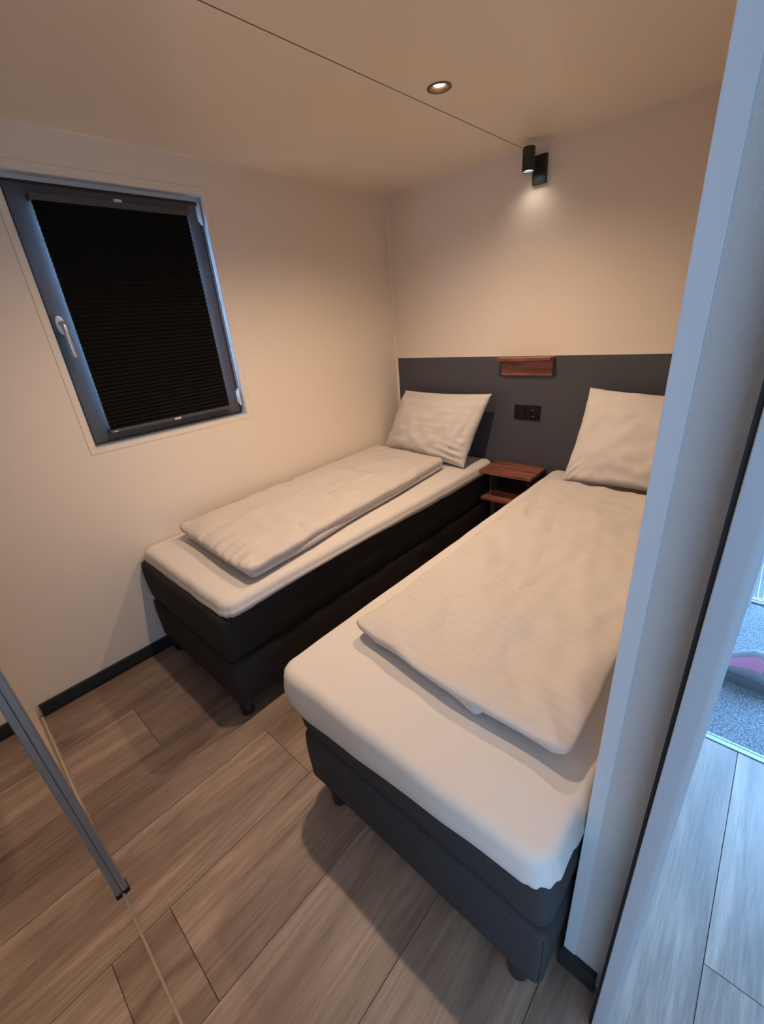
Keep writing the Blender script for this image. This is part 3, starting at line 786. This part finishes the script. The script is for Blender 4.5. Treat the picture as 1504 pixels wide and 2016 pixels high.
# nightstand -----------------------------------------------------------------
ns = thing('floating_nightstand', 'reddish wooden two-tier nightstand fixed between the beds', 'nightstand', (0.975, -0.11, 0.36))
for (a, b_, yA, z0, z1, nm) in ((0.806, 1.142, -0.222, 0.542, 0.562, 'top_board'), (0.815, 1.132, -0.212, 0.362, 0.380, 'lower_board')):
    bm = bmesh.new(); box(bm, a, b_, yA, -0.0035, z0, z1, bev=0.0015); part(nm, bm, M_red, ns)
bm = bmesh.new(); box(bm, 0.830, 1.120, -0.020, -0.0035, 0.380, 0.542); part('back_panel', bm, M_blackmetal, ns)
bm = bmesh.new(); box(bm, 1.112, 1.130, -0.205, -0.0205, 0.381, 0.5415, bev=0.001); part('side_panel', bm, M_blackmetal, ns)
bm = bmesh.new(); cyl(bm, (0.850, -0.150, 0.380), 0.004, 0.004, 0.162, 'Z', 14); part('support_rod', bm, M_chrome, ns, smooth=0.6)

# wall shelf -------------------------------------------------------------------
sh = thing('wall_shelf', 'small reddish wooden shelf on the headboard between the beds', 'shelf', (0.98, 0, 1.15))
bm = bmesh.new(); box(bm, 0.838, 1.140, -0.022, -0.0035, 1.104, 1.190, bev=0.0012); part('back_board', bm, M_red, sh)
bm = bmesh.new(); box(bm, 0.822, 1.148, -0.082, -0.0035, 1.190, 1.206, bev=0.0012); part('ledge', bm, M_red, sh)
for xx in (0.893, 1.083):
    bm = bmesh.new(); lathe(bm, (xx, -0.022, 1.150), [(0, -0.0035), (0.0028, -0.0033), (0.0042, -0.001), (0.0042, 0)], 16, 'Y'); part('screw', bm, M_chrome, sh, smooth=1.0)

# sockets ----------------------------------------------------------------------
M_black = mat('matt_black_plastic', (0.008, 0.008, 0.011), 0.55, spec=0.25)
so = thing('wall_socket', 'black double switch and socket plate on the headboard', 'socket', (1.003, 0, 0.888))
bm = bmesh.new(); box(bm, 0.923, 1.083, -0.0125, -0.0035, 0.846, 0.932, bev=0.002); part('cover_plate', bm, M_black, so)
bm = bmesh.new(); box(bm, 0.931, 0.993, -0.0185, -0.0125, 0.858, 0.920, bev=0.002); part('rocker', bm, M_black, so)
bm = bmesh.new()
X0, Z0 = 1.043, 0.889
box(bm, X0 - .031, X0 + .031, -0.0150, -0.0125, Z0 - .031, Z0 + .031, bev=0.0008)
lathe(bm, (X0, -0.0150, Z0), [(0.0275, 0), (0.0262, -0.0035), (0.0215, -0.0035), (0.0200, 0.000), (0.0195, 0.0006), (0, 0.0006)], 40, 'Y')
sk = part('socket_insert', bm, M_black, so, smooth=0.5)
M_void = mat('socket_void', (0.002, 0.002, 0.002), 0.9)
for dx in (-0.0095, 0.0095):
    bm = bmesh.new(); cyl(bm, (X0 + dx, -0.0158, Z0), 0.0026, 0.0026, 0.0010, 'Y', 14); part('pin_hole', bm, M_void, sk)
for dz in (-0.0185, 0.0185):
    bm = bmesh.new(); box(bm, X0 - .0025, X0 + .0025, -0.0185, -0.0150, Z0 + dz - .002, Z0 + dz + .002); part('earth_clip', bm, M_chrome, sk)

# ------------------------------------------------------------------ lamps
def spot(name, loc, energy, size, blend, radius, col, parent, tilt=(0, 0, 0)):
    l = bpy.data.lights.new(name, 'SPOT'); l.energy = energy; l.spot_size = size; l.spot_blend = blend
    l.shadow_soft_size = radius; l.color = col
    o = bpy.data.objects.new(name, l); C.objects.link(o); o.parent = parent; o.location = loc; o.rotation_euler = tilt
    return o
def downlight(x, y, label, energy):
    t = thing('recessed_downlight', label, 'downlight', (x, y, H), 'recessed ceiling downlights')
    bm = bmesh.new()
    lathe(bm, (x, y, H), [(0.0425, 0.0), (0.0425, -0.0020), (0.0400, -0.0032), (0.0330, -0.0028), (0.0290, 0.004), (0.0270, 0.020), (0.0270, 0.034), (0.034, 0.034), (0.035, 0.0)], 48)
    part('trim_ring', bm, M_bronze, t, smooth=0.7)
    bm = bmesh.new(); lathe(bm, (x, y, H), [(0, 0.0060), (0.012, 0.0062), (0.022, 0.0085), (0.0262, 0.014), (0.0262, 0.030), (0, 0.030)], 40)
    part('bulb', bm, M_lamp_warm, t, smooth=0.9)
    spot('downlight_beam', (0, 0, -0.004), energy, 2.60, 1.0, 0.020, WARM, t)
    return t
M_bronze = mat('dark_bronze_ring', (0.20, 0.13, 0.08), 0.35, 0.7)
downlight(DL[0][0], DL[0][1], 'lit recessed downlight in the ceiling beside the panel seam', 54)
downlight(DL[1][0], DL[1][1], 'lit recessed downlight nearer the wardrobe above the bed foot', 55)

ws = thing('wall_spotlight', 'black cylinder spotlight on a wall plate above the headboard', 'wall lamp', (1.0, 0, 2.06))
bm = bmesh.new(); box(bm, 0.968, 1.036, -0.022, 0.0, 2.004, 2.120, bev=0.002); part('wall_plate', bm, M_blackmetal, ws)
bm = bmesh.new(); cyl(bm, (0.990, -0.060, 2.092), 0.007, 0.007, 0.04, 'Y', 16); part('swivel_arm', bm, M_blackmetal, ws, smooth=0.6)
bm = bmesh.new()
CX, CY = 0.978, -0.088
lathe(bm, (CX, CY, 0), [(0, 2.143), (0.026, 2.143), (0.0285, 2.1405), (0.0285, 2.050), (0.0275, 2.0485), (0.0262, 2.050), (0.0262, 2.072), (0, 2.072)], 48)
hd = part('lamp_head', bm, M_blackmetal, ws, smooth=0.5)
bm = bmesh.new(); lathe(bm, (CX, CY, 0), [(0, 2.0555), (0.010, 2.0557), (0.020, 2.0570), (0.0245, 2.061), (0.0245, 2.0715), (0, 2.0715)], 40)
part('bulb', bm, M_lamp_cool, hd, smooth=0.9)
spot('wall_lamp_beam', (CX - 1.0, CY, 2.0500 - 2.06), 0.9, 2.3, 1.0, 0.005, (1.0, 0.80, 0.62), ws)

# ------------------------------------------------------------------ wardrobe with mirrored sliding door
wd = thing('wardrobe', 'built-in wardrobe with mirrored sliding door at the lower left', 'wardrobe', (1.0, -2.8, 0))
YB = -3.095
def pb(nm, m, *bs, bev=0.0, parent=None, **k):
    bm = bmesh.new()
    for b in bs: box(bm, *b, bev=bev)
    return part(nm, bm, m, parent or wd, **k)
pb('floor_board', M_carcass, (0.004, 2.0, YB, YW - 0.014, 0.0, 0.058), bev=0.0006)
pb('side_panel', M_trim, (0.0, 0.0035, YB, YW - 0.012, 0.058, H - 0.002))
pb('back_panel', M_carcass, (0.004, 2.0, YB, YB + 0.01, 0.058, H - 0.002))
pb('track', M_carcass, (0.012, 2.0, YW - 0.0135, YW + 0.001, 0.0, 0.003))
pb('track_rib', M_rail, (0.012, 2.0, YW - 0.0095, YW - 0.0080, 0.003, 0.008))
pb('track_rib', M_rail, (0.012, 2.0, YW + 0.0002, YW + 0.0017, 0.0, 0.007))
pb('top_track', M_alu, (0.0, 2.0, YW - 0.06, YW + 0.006, H - 0.045, H - 0.0005))
DXL = 1.003
dr_ = pb('sliding_door', M_mirror, (DXL, 2.0, YW - 0.006, YW, 0.012, H - 0.046), label='mirrored sliding door panel')
bm = bmesh.new(); box(bm, DXL - 0.034, DXL, YW - 0.022, YW + 0.016, 0.006, H - 0.046, bev=0.002)
box(bm, DXL, DXL + 0.0035, YW + 0.0005, YW + 0.014, 0.014, H - 0.046, bev=0.001)
part('stile', bm, M_alu_dark, dr_, label='blue-grey aluminium edge stile')
bm = bmesh.new(); box(bm, DXL + .001, 2.0, YW - 0.0005, YW + 0.003, 0.005, 0.0115); part('bottom_rail', bm, M_rail, dr_)
bm = bmesh.new(); box(bm, DXL - 0.030, DXL + 0.006, YW + 0.0, YW + 0.018, 0.0045, 0.013); part('roller_foot', bm, M_black, dr_)
